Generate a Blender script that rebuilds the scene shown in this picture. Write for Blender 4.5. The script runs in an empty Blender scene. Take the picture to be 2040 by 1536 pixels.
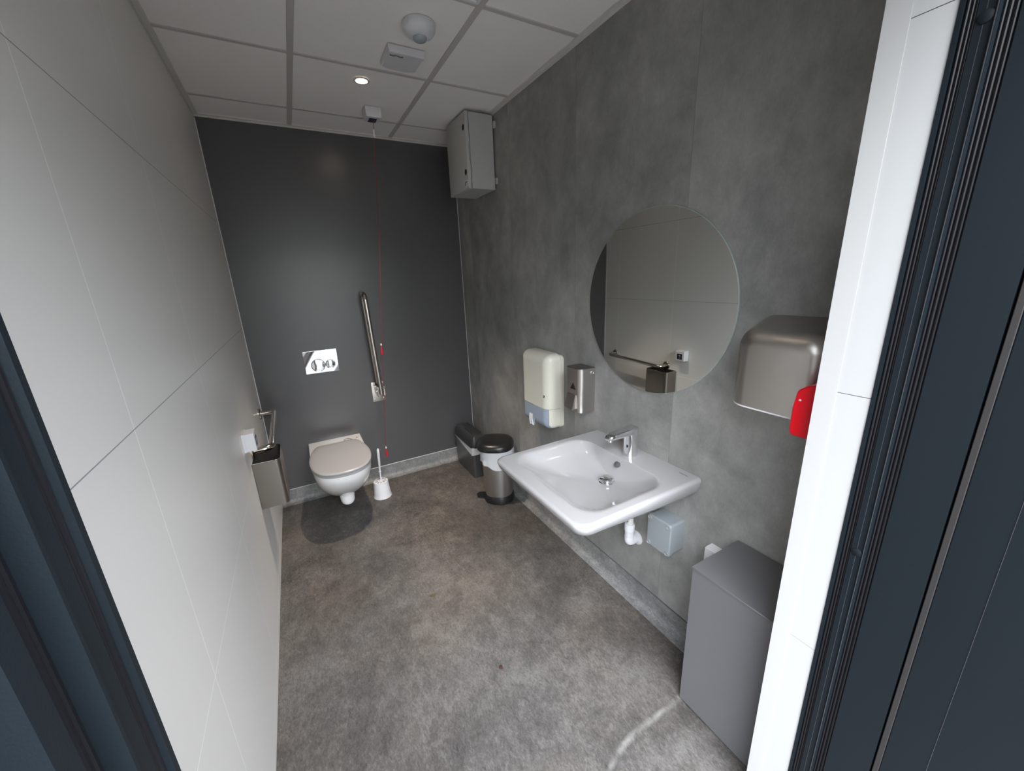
import bpy, bmesh, math, random
from mathutils import Vector, Matrix, Quaternion

SC = bpy.context.scene
COL = SC.collection
W, D, H = 1.529, 3.004, 2.470          # room width (x), depth (y), height (z)
YF = 0.371                             # inner face of the front wall
XR = 1.235                             # right reveal of the doorway
XL = 0.1755                            # left jamb of the doorway
V = Vector
PI = math.pi

# ------------------------------------------------------------------ materials
def new_mat(name):
    m = bpy.data.materials.new(name)
    m.use_nodes = True
    nt = m.node_tree
    b = nt.nodes['Principled BSDF']
    return m, nt, b

def mat(name, col, rough=0.5, metal=0.0, spec=0.5, coat=0.0, bump=None, emit=None, trans=0.0, ior=1.45, alpha=1.0):
    m, nt, b = new_mat(name)
    b.inputs['Base Color'].default_value = (*col, 1)
    b.inputs['Roughness'].default_value = rough
    b.inputs['Metallic'].default_value = metal
    b.inputs['Specular IOR Level'].default_value = spec
    b.inputs['Coat Weight'].default_value = coat
    b.inputs['Coat Roughness'].default_value = 0.05
    b.inputs['Transmission Weight'].default_value = trans
    b.inputs['IOR'].default_value = ior
    b.inputs['Alpha'].default_value = alpha
    if emit:
        b.inputs['Emission Color'].default_value = (*emit[0], 1)
        b.inputs['Emission Strength'].default_value = emit[1]
    if bump:
        scale, strength = bump
        geo = nt.nodes.new('ShaderNodeNewGeometry')
        n = nt.nodes.new('ShaderNodeTexNoise'); n.inputs['Scale'].default_value = scale; n.inputs['Detail'].default_value = 3
        bp = nt.nodes.new('ShaderNodeBump'); bp.inputs['Strength'].default_value = strength; bp.inputs['Distance'].default_value = 0.002
        nt.links.new(geo.outputs['Position'], n.inputs['Vector'])
        nt.links.new(n.outputs['Fac'], bp.inputs['Height'])
        nt.links.new(bp.outputs['Normal'], b.inputs['Normal'])
    return m

class NB:
    """tiny node builder"""
    def __init__(s, nt): s.nt = nt
    def node(s, t, **kw):
        n = s.nt.nodes.new(t)
        for k, v in kw.items(): setattr(n, k, v)
        return n
    def link(s, a, b): s.nt.links.new(a, b)
    def setin(s, n, i, v):
        if hasattr(v, 'is_linked') or hasattr(v, 'links'): s.link(v, n.inputs[i])
        else: n.inputs[i].default_value = v
    def math(s, op, a, b=0.0, c=0.0):
        n = s.node('ShaderNodeMath', operation=op)
        s.setin(n, 0, a); s.setin(n, 1, b)
        if op in ('MULTIPLY_ADD', 'COMPARE', 'SMOOTH_MIN', 'SMOOTH_MAX'): s.setin(n, 2, c)
        return n.outputs[0]
    def pos(s):
        g = s.node('ShaderNodeNewGeometry'); sp = s.node('ShaderNodeSeparateXYZ')
        s.link(g.outputs['Position'], sp.inputs[0])
        return g.outputs['Position'], sp.outputs[0], sp.outputs[1], sp.outputs[2]
    def noise(s, vec, scale, detail=4, rough=0.55, dist=0.0):
        n = s.node('ShaderNodeTexNoise')
        n.inputs['Scale'].default_value = scale; n.inputs['Detail'].default_value = detail
        n.inputs['Roughness'].default_value = rough; n.inputs['Distortion'].default_value = dist
        s.link(vec, n.inputs['Vector'])
        return n.outputs['Fac']
    def scalev(s, vec, sx, sy, sz):
        m = s.node('ShaderNodeMapping'); m.inputs['Scale'].default_value = (sx, sy, sz)
        s.link(vec, m.inputs['Vector'])
        return m.outputs[0]
    def ramp(s, fac, stops):
        r = s.node('ShaderNodeValToRGB'); e = r.color_ramp.elements
        while len(e) < len(stops): e.new(0.5)
        for el, (p, c) in zip(e, stops):
            el.position = p; el.color = (*c, 1) if len(c) == 3 else c
        s.link(fac, r.inputs['Fac'])
        return r.outputs['Color']
    def mix(s, fac, a, b, mode='MIX'):
        n = s.node('ShaderNodeMix', data_type='RGBA', blend_type=mode)
        s.setin(n, 0, fac)
        for i, v in ((6, a), (7, b)):
            if isinstance(v, tuple): n.inputs[i].default_value = (*v, 1)
            else: s.link(v, n.inputs[i])
        return n.outputs[2]
    def line(s, coord, first, step, half):
        """1 on thin lines at first + k*step"""
        t = s.math('SUBTRACT', coord, first)
        t = s.math('DIVIDE', t, step)
        t = s.math('SUBTRACT', t, s.math('ROUND', t))
        t = s.math('ABSOLUTE', t)
        return s.math('LESS_THAN', t, half / step)

def panel_mat():
    m, nt, b = new_mat('white_wall_panel'); n = NB(nt)
    P, x, y, z = n.pos()
    lh = n.line(z, 0.664, 0.6195, 0.0011)
    lv = n.line(y, 0.3335, 0.6225, 0.0012)
    base = (0.755, 0.735, 0.71)
    c = n.mix(lv, base, (0.95, 0.95, 0.95))  # vertical joints painted near white for the door light their grooves catch

    c = n.mix(n.math('MULTIPLY', lh, n.math('GREATER_THAN', z, 1.0)), c, (0.26, 0.27, 0.29))
    c = n.mix(n.math('MULTIPLY', lh, n.math('LESS_THAN', z, 1.0)), c, (0.95, 0.95, 0.95))   # light caught on the low joint's lip, painted in white
    n.link(c, b.inputs['Base Color'])
    b.inputs['Roughness'].default_value = 0.38
    b.inputs['Specular IOR Level'].default_value = 0.42
    bp = n.node('ShaderNodeBump'); bp.inputs['Strength'].default_value = 0.03; bp.inputs['Distance'].default_value = 0.001
    n.link(n.noise(P, 260, 2), bp.inputs['Height']); n.link(bp.outputs[0], b.inputs['Normal'])
    return m

def vinyl_wall_mat():
    m, nt, b = new_mat('grey_concrete_wall_panel'); n = NB(nt)
    P, x, y, z = n.pos()
    # every panel strip is cut from another place of the pattern
    k = n.math('FLOOR', n.math('DIVIDE', n.math('SUBTRACT', y, 0.953), 0.61))
    cmb = n.node('ShaderNodeCombineXYZ')
    n.link(n.math('MULTIPLY', k, 3.7), cmb.inputs[0]); n.link(n.math('MULTIPLY', k, 1.3), cmb.inputs[2])
    add = n.node('ShaderNodeVectorMath', operation='ADD'); n.link(P, add.inputs[0]); n.link(cmb.outputs[0], add.inputs[1])
    Q = n.scalev(add.outputs[0], 1, 1.0, 0.75)
    big = n.noise(Q, 2.6, 5, 0.62, 0.3)
    mid = n.noise(Q, 11, 6, 0.7, 0.2)
    fine = n.noise(n.scalev(add.outputs[0], 1, 1, 0.5), 170, 3, 0.7)
    f = n.math('MULTIPLY_ADD', big, 0.60, 0.0)
    f = n.math('MULTIPLY_ADD', mid, 0.34, f)
    f = n.math('MULTIPLY_ADD', fine, 0.13, f)
    c = n.ramp(f, [(0.405, (0.172, 0.171, 0.166)), (0.535, (0.246, 0.243, 0.234)), (0.665, (0.340, 0.333, 0.317))])
    seam = n.line(y, 0.953, 0.61, 0.0009)
    c = n.mix(n.math('MULTIPLY', seam, 0.5), c, (0.1, 0.1, 0.1))
    n.link(c, b.inputs['Base Color'])
    b.inputs['Roughness'].default_value = 0.5
    b.inputs['Specular IOR Level'].default_value = 0.35
    bp = n.node('ShaderNodeBump'); bp.inputs['Strength'].default_value = 0.12; bp.inputs['Distance'].default_value = 0.001
    n.link(n.math('ADD', mid, fine), bp.inputs['Height']); n.link(bp.outputs[0], b.inputs['Normal'])
    return m

def floor_mat(name='grey_brown_vinyl_floor', skirting=False):
    m, nt, b = new_mat(name); n = NB(nt)
    P, x, y, z = n.pos()
    big = n.noise(P, 1.9, 4, 0.6, 0.4)
    patch = n.noise(n.scalev(P, 1, 1, 1), 5.5, 5, 0.65, 0.5)
    mid = n.noise(n.scalev(P, 1.0, 0.6, 1), 26, 5, 0.7, 0.6)
    fine = n.noise(n.scalev(P, 1.0, 0.5, 1), 130, 4, 0.85, 0.8)
    f = n.math('MULTIPLY_ADD', big, 0.40, 0.0)
    f = n.math('MULTIPLY_ADD', patch, 0.36, f)
    f = n.math('MULTIPLY_ADD', mid, 0.34, f)
    f = n.math('MULTIPLY_ADD', fine, 0.66, f)
    if skirting:
        c = n.ramp(f, [(0.66, (0.075, 0.076, 0.076)), (0.88, (0.20, 0.20, 0.198)), (1.0, (0.30, 0.296, 0.288))])
    else:
        c = n.ramp(f, [(0.69, (0.034, 0.0305, 0.028)), (0.88, (0.086, 0.077, 0.0695)), (1.0, (0.142, 0.128, 0.116))])
        hue = n.noise(P, 1.5, 3, 0.5)
        h = n.ramp(hue, [(0.40, (0.95, 0.99, 1.04)), (0.62, (1.03, 0.995, 0.96))])
        c = n.mix(1.0, c, h, 'MULTIPLY')
        # a pale scuffed seam crossing the vinyl near the low cabinet
        d = n.math('MAXIMUM', n.math('SUBTRACT', 1.09, x), 0.0)
        yc = n.math('SUBTRACT', 0.659, n.math('MULTIPLY', n.math('MULTIPLY', d, d), 1.5))
        wob = n.math('MULTIPLY', n.math('SUBTRACT', n.noise(P, 30, 3), 0.5), 0.012)
        dist = n.math('ABSOLUTE', n.math('ADD', n.math('SUBTRACT', y, yc), wob))
        mr = n.node('ShaderNodeMapRange'); n.link(dist, mr.inputs['Value'])
        mr.inputs['From Min'].default_value = 0.002; mr.inputs['From Max'].default_value = 0.014
        mr.inputs['To Min'].default_value = 0.36; mr.inputs['To Max'].default_value = 0.0
        inx = n.math('MULTIPLY', n.math('GREATER_THAN', x, 0.80), n.math('LESS_THAN', x, 1.34))
        brk = n.math('MINIMUM', n.math('MAXIMUM', n.math('MULTIPLY_ADD', n.noise(P, 14, 3), 3.2, -1.05), 0.0), 1.0)
        inx = n.math('MULTIPLY', inx, brk)
        c = n.mix(n.math('MULTIPLY', mr.outputs[0], inx), c, (0.40, 0.39, 0.375))
    n.link(c, b.inputs['Base Color'])
    b.inputs['Roughness'].default_value = 0.48
    b.inputs['Specular IOR Level'].default_value = 0.35
    bp = n.node('ShaderNodeBump'); bp.inputs['Strength'].default_value = 0.35; bp.inputs['Distance'].default_value = 0.0015
    n.link(n.math('ADD', fine, mid), bp.inputs['Height']); n.link(bp.outputs[0], b.inputs['Normal'])
    return m

def dark_wall_mat():
    m, nt, b = new_mat('dark_grey_satin_panel'); n = NB(nt)
    P, x, y, z = n.pos()
    b.inputs['Base Color'].default_value = (0.081, 0.078, 0.081, 1)
    b.inputs['Roughness'].default_value = 0.29
    b.inputs['Specular IOR Level'].default_value = 0.7
    return m

def brushed_mat(name, col, rough=0.3, vertical=True, amt=0.06):
    m, nt, b = new_mat(name); n = NB(nt)
    P, x, y, z = n.pos()
    Q = n.scalev(P, 60, 60, 1.5) if vertical else n.scalev(P, 3, 3, 240)
    f = n.noise(Q, 6, 3, 0.6)
    b.inputs['Base Color'].default_value = (*col, 1)
    b.inputs['Metallic'].default_value = 1
    sm = n.noise(P, 9, 3, 0.6)
    r = n.math('MULTIPLY_ADD', f, amt, rough - amt / 2)
    r = n.math('MULTIPLY_ADD', sm, 0.08, r)
    n.link(r, b.inputs['Roughness'])
    bp = n.node('ShaderNodeBump'); bp.inputs['Strength'].default_value = 0.06; bp.inputs['Distance'].default_value = 0.0004
    n.link(f, bp.inputs['Height']); n.link(bp.outputs[0], b.inputs['Normal'])
    return m

def tile_mat():
    m, nt, b = new_mat('white_ceiling_tile'); n = NB(nt)
    P, x, y, z = n.pos()
    f = n.noise(P, 320, 3, 0.7)
    c = n.ramp(f, [(0.3, (0.80, 0.775, 0.745)), (0.7, (0.87, 0.845, 0.815))])
    n.link(c, b.inputs['Base Color']); b.inputs['Roughness'].default_value = 0.9
    b.inputs['Specular IOR Level'].default_value = 0.2
    return m

M = dict(
    panel=panel_mat(), vinyl=vinyl_wall_mat(), floor=floor_mat(), skirt=floor_mat('pale_grey_vinyl_skirting', True),
    dark=dark_wall_mat(), tile=tile_mat(),
    bar=mat('taupe_ceiling_bar', (0.50, 0.48, 0.455), 0.5),
    angle=mat('painted_wall_angle', (0.60, 0.585, 0.55), 0.5),
    corner=mat('white_corner_bead', (0.62, 0.62, 0.63), 0.45),
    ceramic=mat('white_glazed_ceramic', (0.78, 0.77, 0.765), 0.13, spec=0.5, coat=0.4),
    seat=mat('white_toilet_plastic', (0.35, 0.348, 0.356), 0.28),
    white=mat('white_plastic', (0.64, 0.64, 0.66), 0.35),
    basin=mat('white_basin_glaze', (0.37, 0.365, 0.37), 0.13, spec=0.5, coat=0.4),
    panel_darkened=mat('white_panel_darkened', (0.43, 0.43, 0.43), 0.42),  # copy of the white wall panel, darkened to offset strong daylight on the reveal
    cream=mat('cream_plastic', (0.70, 0.68, 0.585), 0.25),
    smoke=mat('blue_grey_translucent_plastic', (0.33, 0.385, 0.46), 0.18, spec=0.5),
    grey=mat('light_grey_plastic', (0.26, 0.285, 0.30), 0.4),
    cab=mat('grey_painted_steel', (0.44, 0.445, 0.42), 0.42, bump=(900, 0.05)),
    low=mat('mid_grey_laminate', (0.118, 0.118, 0.124), 0.45, bump=(500, 0.04)),
    lowtop=mat('dark_grey_laminate_top', (0.105, 0.105, 0.110), 0.42),
    black=mat('black_plastic', (0.012, 0.012, 0.013), 0.3),
    binlid=mat('black_matt_plastic', (0.026, 0.026, 0.029), 0.4),
    bingrey=mat('dark_grey_metal', (0.16, 0.165, 0.175), 0.32, metal=0.6),
    liner=mat('white_plastic_film', (0.68, 0.70, 0.73), 0.35, trans=0.15),
    chrome=mat('polished_chrome', (0.80, 0.81, 0.83), 0.06, metal=1),
    steelpol=mat('polished_steel', (0.62, 0.58, 0.53), 0.16, metal=1),
    steel=brushed_mat('brushed_steel', (0.56, 0.53, 0.50), 0.30),
    dryer=brushed_mat('satin_steel_cover', (0.50, 0.475, 0.44), 0.33, False),
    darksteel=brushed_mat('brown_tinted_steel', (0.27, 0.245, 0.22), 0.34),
    binsteel=brushed_mat('brushed_steel_bin', (0.55, 0.53, 0.51), 0.30),
    mirror=mat('silvered_glass', (0.80, 0.82, 0.80), 0.012, metal=1),
    glassedge=mat('polished_glass_edge', (0.32, 0.36, 0.35), 0.15, spec=0.6),
    red=mat('red_plastic', (0.56, 0.0, 0.008), 0.3, spec=.3),
    cordred=mat('red_cord', (0.24, 0.03, 0.04), 0.6),
    handlered=mat('red_pull_handle', (0.42, 0.012, 0.025), 0.35),
    navy=mat('dark_navy_display', (0.012, 0.012, 0.028), 0.25),
    print_=mat('dark_grey_print', (0.10, 0.095, 0.10), 0.6),
    printlt=mat('pale_print', (0.22, 0.22, 0.27), 0.5),
    paper=mat('white_paper', (0.72, 0.72, 0.74), 0.9),
    pipe=mat('off_white_pipe', (0.60, 0.595, 0.57), 0.4),
    frame=mat('anthracite_painted_aluminium', (0.0066, 0.0100, 0.0132), 0.47, spec=0.24, bump=(600, 0.06)),
    seal=mat('black_rubber_seal', (0.006, 0.006, 0.008), 0.35, spec=.35),
    strip=mat('dull_grey_edge_strip', (0.026, 0.024, 0.024), 0.5, spec=.3),
    scuff=mat('bare_aluminium_line', (0.045, 0.047, 0.05), 0.4),
    lens=mat('frosted_grey_lens', (0.32, 0.36, 0.37), 0.25),
    sounder=mat('pale_grey_plastic', (0.62, 0.605, 0.625), 0.4),
    lamp=mat('warm_lamp', (1, 0.9, 0.75), 0.4, emit=((1.0, 0.80, 0.58), 45)),
    leaf=mat('dry_leaf', (0.09, 0.06, 0.025), 0.8),
    crumb=mat('dark_red_brown_crumb', (0.05, 0.018, 0.012), 0.8),
    paving=mat('concrete_paving', (0.11, 0.108, 0.105), 0.85),
    render_=mat('cream_render', (0.82, 0.79, 0.74), 0.8),
    fascia=mat('green_fascia', (0.06, 0.26, 0.18), 0.5),
)

# ------------------------------------------------------------------ mesh helpers
def absloc(o):
    p = V((0, 0, 0))
    while o is not None:
        p += o.location; o = o.parent
    return p

def obj(name, bm, m, parent=None, angle=35, structure=False):
    bmesh.ops.remove_doubles(bm, verts=bm.verts, dist=1e-6)
    bmesh.ops.recalc_face_normals(bm, faces=bm.faces)
    off = absloc(parent) if parent else V((0, 0, 0))
    if parent:
        bmesh.ops.translate(bm, verts=bm.verts, vec=-off)
    me = bpy.data.meshes.new(name)
    bm.to_mesh(me); bm.free()
    for p in me.polygons: p.use_smooth = True
    me.set_sharp_from_angle(angle=math.radians(angle))
    if m: me.materials.append(m)
    o = bpy.data.objects.new(name, me); COL.objects.link(o)
    if parent: o.parent = parent
    if structure: o['kind'] = 'structure'
    return o

def thing(name, label, cat, loc):
    o = bpy.data.objects.new(name, None); COL.objects.link(o)
    o.empty_display_size = 0.05
    o.location = loc; o['label'] = label; o['category'] = cat
    return o

def tag(o, label, cat):
    o['label'] = label; o['category'] = cat
    return o

def B(): return bmesh.new()

def box(bm, x0, x1, y0, y1, z0, z1, bev=0.0, seg=2):
    r = bmesh.ops.create_cube(bm, size=1)
    vs = r['verts']
    for v in vs:
        v.co = V((x0 if v.co.x < 0 else x1, y0 if v.co.y < 0 else y1, z0 if v.co.z < 0 else z1))
    if bev:
        es = list({e for v in vs for e in v.link_edges})
        bmesh.ops.bevel(bm, geom=es, offset=bev, segments=seg, affect='EDGES', profile=0.5)
    return bm

def loft(bm, loops, cap0=True, cap1=True, closed=True):
    rows = [[bm.verts.new(p) for p in l] for l in loops]
    n = len(rows[0])
    for a, b in zip(rows, rows[1:]):
        for i in range(n if closed else n - 1):
            j = (i + 1) % n
            try: bm.faces.new((a[i], a[j], b[j], b[i]))
            except ValueError: pass
    if cap0: bm.faces.new(rows[0][::-1])
    if cap1: bm.faces.new(rows[-1])
    return bm

def fill_fan(bm, loop, c):
    pass

def rr(u0, u1, v0, v1, r, n=7):
    """rounded rectangle outline; r a number or four corner radii (u1v1, u0v1, u0v0, u1v0)"""
    if not isinstance(r, (list, tuple)): r = (r,) * 4
    pts = []
    for k, (cu, cv, su, sv) in enumerate(((u1, v1, -1, -1), (u0, v1, 1, -1), (u0, v0, 1, 1), (u1, v0, -1, 1))):
        q = max(r[k], 1e-5)
        for i in range(n + 1):
            a = PI / 2 * k + PI / 2 * i / n
            pts.append((cu + su * q + q * math.cos(a), cv + sv * q + q * math.sin(a)))
    return pts

def place(axis, a, u, v):
    if axis == 'x': return V((a, u, v))
    if axis == 'y': return V((u, a, v))
    return V((u, v, a))

def rbox(bm, axis, a0, a1, u0, u1, v0, v1, rc, rf, n=7, nf=5, warp=None, back_r=0.0):
    """block standing on plane axis=a0 and coming out to a1: corner radius rc, front edge fillet rf"""
    s = 1 if a1 > a0 else -1
    prof = []
    if back_r:
        for i in range(nf + 1):
            t = PI / 2 * i / nf
            prof.append((a0 + s * back_r * (1 - math.sin(t)), back_r * (1 - math.cos(t))))
        prof = [(a0 + s * back_r * (1 - math.cos(PI / 2 * i / nf)), back_r * (1 - math.sin(PI / 2 * i / nf))) for i in range(nf + 1)]
    else:
        prof.append((a0, 0))
    for i in range(nf + 1):
        t = PI / 2 * i / nf
        prof.append((a1 - s * rf * (1 - math.sin(t)), rf * (1 - math.cos(t))))
    loops = []
    for a, ins in prof:
        rad = [max(q - ins, 0.0008) for q in (rc if isinstance(rc, (list, tuple)) else (rc,) * 4)]
        l = [place(axis, a, u, v) for u, v in rr(u0 + ins, u1 - ins, v0 + ins, v1 - ins, rad, n)]
        if warp: l = [warp(p) for p in l]
        loops.append(l)
    loft(bm, loops)
    return bm

def ring(c, r, axis='z', n=32, ry=None):
    c = V(c); ry = ry or r
    out = []
    for i in range(n):
        a = 2 * PI * i / n
        p, q = r * math.cos(a), ry * math.sin(a)
        out.append(c + (V((p, q, 0)) if axis == 'z' else V((0, p, q)) if axis == 'x' else V((q, 0, p))))
    return out

def cyl(bm, p0, p1, r0, r1=None, n=28):
    p0, p1 = V(p0), V(p1); r1 = r0 if r1 is None else r1
    d = (p1 - p0).normalized()
    a = d.orthogonal().normalized(); b = d.cross(a)
    L = [[p + r * (math.cos(t) * a + math.sin(t) * b) for t in (2 * PI * i / n for i in range(n))] for p, r in ((p0, r0), (p1, r1))]
    return loft(bm, L)

def lathe(bm, c, prof, axis='z', n=40):
    """prof: (radius, height) pairs along the axis"""
    c = V(c)
    ax = {'x': V((1, 0, 0)), 'y': V((0, 1, 0)), 'z': V((0, 0, 1))}[axis]
    return loft(bm, [ring(c + ax * h, max(r, 1e-4), axis, n) for r, h in prof])

def fillet(pts, r, n=8):
    pts = [V(p) for p in pts]; out = [pts[0]]
    for a, b, c in zip(pts, pts[1:], pts[2:]):
        d0, d1 = (a - b).normalized(), (c - b).normalized()
        ang = d0.angle(d1)
        if ang > PI - 1e-3: out.append(b); continue
        t = min(r / math.tan(ang / 2), (a - b).length * .49, (c - b).length * .49)
        p0, p1 = b + d0 * t, b + d1 * t
        for i in range(n + 1):
            s = i / n
            out.append((1 - s) ** 2 * p0 + 2 * s * (1 - s) * b + s * s * p1)
    out.append(pts[-1])
    return out

def tube(bm, pts, r, n=14):
    pts = [V(p) for p in pts]; m = len(pts)
    tan = [((pts[min(i + 1, m - 1)] - pts[max(i - 1, 0)])).normalized() for i in range(m)]
    a = tan[0].orthogonal().normalized(); loops = []
    for i in range(m):
        if i:
            q = tan[i - 1].rotation_difference(tan[i]); a = q @ a
        a = (a - a.dot(tan[i]) * tan[i]).normalized(); b = tan[i].cross(a)
        rad = r[i] if isinstance(r, (list, tuple)) else r
        loops.append([pts[i] + rad * (math.cos(t) * a + math.sin(t) * b) for t in (2 * PI * k / n for k in range(n))])
    return loft(bm, loops)

def catmull(P, k=6):
    P = [V(p) for p in P]; out = []
    for i in range(len(P) - 1):
        p0, p1, p2, p3 = P[max(i - 1, 0)], P[i], P[i + 1], P[min(i + 2, len(P) - 1)]
        for j in range(k):
            t = j / k
            out.append(.5 * ((2 * p1) + (p2 - p0) * t + (2 * p0 - 5 * p1 + 4 * p2 - p3) * t * t + (3 * p1 - p0 - 3 * p2 + p3) * t ** 3))
    out.append(P[-1])
    return out

def clip(bm, co, no):
    """keep what lies on the negative side of the plane"""
    g = bm.verts[:] + bm.edges[:] + bm.faces[:]
    bmesh.ops.bisect_plane(bm, geom=g, plane_co=co, plane_no=no, clear_outer=True)
    return bm

def quad(bm, *p):
    bm.faces.new([bm.verts.new(q) for q in p]); return bm

def merge(bm, other):
    me = bpy.data.meshes.new('tmp'); other.to_mesh(me); other.free(); bm.from_mesh(me); bpy.data.meshes.remove(me)
    return bm

def text_bm(s, size, origin, right, up, depth=0.0004, shear=0.0):
    c = bpy.data.curves.new('txt', 'FONT'); c.body = s; c.size = size; c.extrude = depth; c.shear = shear
    c.align_x = 'CENTER'; c.align_y = 'CENTER'
    o = bpy.data.objects.new('txt', c); COL.objects.link(o)
    dg = bpy.context.evaluated_depsgraph_get(); dg.update()
    me = bpy.data.meshes.new_from_object(o.evaluated_get(dg))
    bpy.data.objects.remove(o); bpy.data.curves.remove(c)
    bm = bmesh.new(); bm.from_mesh(me); bpy.data.meshes.remove(me)
    r, u = V(right).normalized(), V(up).normalized(); nrm = r.cross(u)
    mx = Matrix((r, u, nrm)).transposed().to_4x4(); mx.translation = V(origin)
    bmesh.ops.transform(bm, matrix=mx, verts=bm.verts)
    return bm

# ------------------------------------------------------------------ the room
T = 0.10
def slab(name, m, *ext):
    b = B(); box(b, *ext)
    return obj(name, b, m, structure=True)

slab('floor', M['floor'], -T, W + T, 0.10, D + T, -0.08, 0.0)
slab('wall_left', M['panel'], -T, 0.0, 0.10, D + T, 0.0, H)
slab('wall_right', M['vinyl'], W, W + T, 0.10, D + T, 0.0, H)
slab('wall_back', M['dark'], 0.0, W, D, D + T, 0.0, H)

# front wall around the doorway
DH = 2.12
b = B()
box(b, 0.0, 0.095, 0.19, YF, 0.0, H); box(b, 0.095, XL - .03, .19, .25, 0.0, H)
box(b, XR, W, 0.283, YF, 0.0, H)
box(b, XR + .05, W, 0.19, .283, 0.0, H)
box(b, 0.095, XR, 0.20, YF, DH, H)
obj('wall_front', b, M['panel'], structure=True)
b = B()
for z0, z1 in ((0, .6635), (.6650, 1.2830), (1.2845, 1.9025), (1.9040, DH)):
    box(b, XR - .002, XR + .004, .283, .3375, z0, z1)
obj('trim_6', b, M['panel_darkened'], structure=True)
b = B(); box(b, XR - .0008, XR + .003, .283, .3375, 0, DH); obj('trim_7', b, M['print_'], structure=True)
# pale bead that runs up the doorway's inner corner
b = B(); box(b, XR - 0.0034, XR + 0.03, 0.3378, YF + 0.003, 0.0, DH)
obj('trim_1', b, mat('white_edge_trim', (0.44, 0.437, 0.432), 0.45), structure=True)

# ceiling: tiles between T bars
b = B()
GX = [0.4696, 1.0696]; GY = [0.3285, 0.9285, 1.5285, 2.1285, 2.7285]
xs = [0.0] + GX + [W]; ys = [0.10] + GY + [D]
for i in range(len(xs) - 1):
    for j in range(len(ys) - 1):
        box(b, xs[i], xs[i + 1], ys[j], ys[j + 1], H + 0.004, H + 0.02)
ceil = obj('ceiling', b, M['tile'], structure=True)
b = B()
for gx in GX: box(b, gx - 0.012, gx + 0.012, YF, D - 0.01, H - 0.001, H + 0.006)
for gy in GY[1:]:
    for x0, x1 in ((0.02, GX[0] - .012), (GX[0] + .012, GX[1] - .012), (GX[1] + .012, W - .02)):
        box(b, x0, x1, gy - 0.009, gy + 0.009, H - 0.0006, H + 0.006)
obj('ceiling_grid', b, M['bar'], ceil, structure=True)
b = B()
box(b, 0.0, 0.022, YF, D, H - 0.003, H + 0.006); box(b, W - 0.022, W, YF, D, H - 0.003, H + 0.006)
box(b, 0.022, W - 0.022, D - 0.018, D, H - 0.003, H + 0.006); box(b, 0.022, W - 0.022, YF, YF + 0.022, H - 0.003, H + 0.006)
box(b, 0.0, 0.0025, YF, D, H - 0.022, H); box(b, W - 0.0025, W, YF, D, H - 0.012, H); box(b, 0.0, W, D - 0.0025, D, H - 0.012, H)
obj('ceiling_edge_angle', b, M['angle'], ceil, structure=True)

# coved vinyl skirting at the back and on the right
def cove(pts_fn, y0, y1):
    prof = [(0.0, 0.103), (0.004, 0.103), (0.0045, 0.03)]
    for i in range(7):
        a = PI / 2 * i / 6
        prof.append((0.0045 + 0.026 * (1 - math.cos(a)), 0.03 - 0.0285 * math.sin(a)))
    prof.append((0.05, 0.0008)); prof.append((0.05, 0.0)); prof.append((0.0, 0.0))
    return loft(B(), [[pts_fn(d, z, t) for d, z in prof] for t in (y0, y1)])
obj('baseboard_back', cove(lambda d, z, t: V((t, D - d, z)), 0.0, W), M['skirt'], structure=True)
obj('baseboard_right', cove(lambda d, z, t: V((W - d, t, z)), YF, D), M['skirt'], structure=True)
b = B(); box(b, 0.0, W, D - 0.0052, D, 0.1022, 0.1052); obj('trim_2', b, M['corner'], structure=True)
b = B(); box(b, W - 0.003, W, D - 0.003, D, 0.105, H - .01); obj('trim_3', b, M['corner'], structure=True)
b = B(); box(b, 0.0, 0.004, D - 0.004, D, 0.105, H - .02); obj('trim_4', b, M['corner'], structure=True)
b = B(); box(b, W - 0.0053, W, YF, D, 0.1022, 0.1045); obj('trim_5', b, M['print_'], structure=True)

# ------------------------------------------------------------------ doorway: jambs, seals, opened leaf
door = bpy.data.objects.new('door_1', None); COL.objects.link(door); door.location = (XR, 0.24, 0); door['kind'] = 'structure'
def extrude_xy(pts, z0, z1):
    return loft(B(), [[V((x, y, z)) for x, y in pts] for z in (z0, z1)])
# right jamb, seen edge-on: y falls towards the outside
jr = [(XR + .05, .283), (XR - .004, .283), (XR - .004, .2775), (XR + .002, .2765), (XR + .002, .263), (XR - .003, .262), (XR - .003, .2435),
      (XR - .0065, .2425), (XR - .0065, .2395), (XR + .006, .2385), (XR + .006, .221), (XR + .001, .220), (XR + .001, .150), (XR + .05, .150)]
obj('jamb', extrude_xy(jr, 0, DH), M['frame'], door, structure=True)
# left jamb, mirror image
mx = lambda x: XL - (x - XR)
jl = [(mx(x), y) for x, y in jr[:-2]] + [(XL + .004, .214), (XL + .004, .20), (XL - .012, .199), (XL - .012, .12), (XL - .08, .12)]
obj('jamb', extrude_xy(jl, 0, DH), M['frame'], door, structure=True)
b = B(); box(b, XL - .03, XR + .03, .15, .283, DH, DH + .05); obj('jamb_head', b, M['frame'], door, structure=True)
# ribbed rubber seals
for side in (0, 1):
    f = (lambda x: x) if side == 0 else mx
    b = B()
    for yy, rad in ((.2735, .0026), (.2685, .0022), (.2645, .0018)):
        cyl(b, (f(XR + .0012), yy, 0), (f(XR + .0012), yy, DH), rad, n=10)
    obj('rubber_seal', b, M['seal'], door, structure=True)
    b = B()
    for yy, rad in ((.2365, .0025), (.231, .0028), (.225, .0028)):
        cyl(b, (f(XR + .006), yy, 0), (f(XR + .006), yy, DH), rad, n=10)
    obj('rubber_seal', b, M['seal'], door, structure=True)
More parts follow.
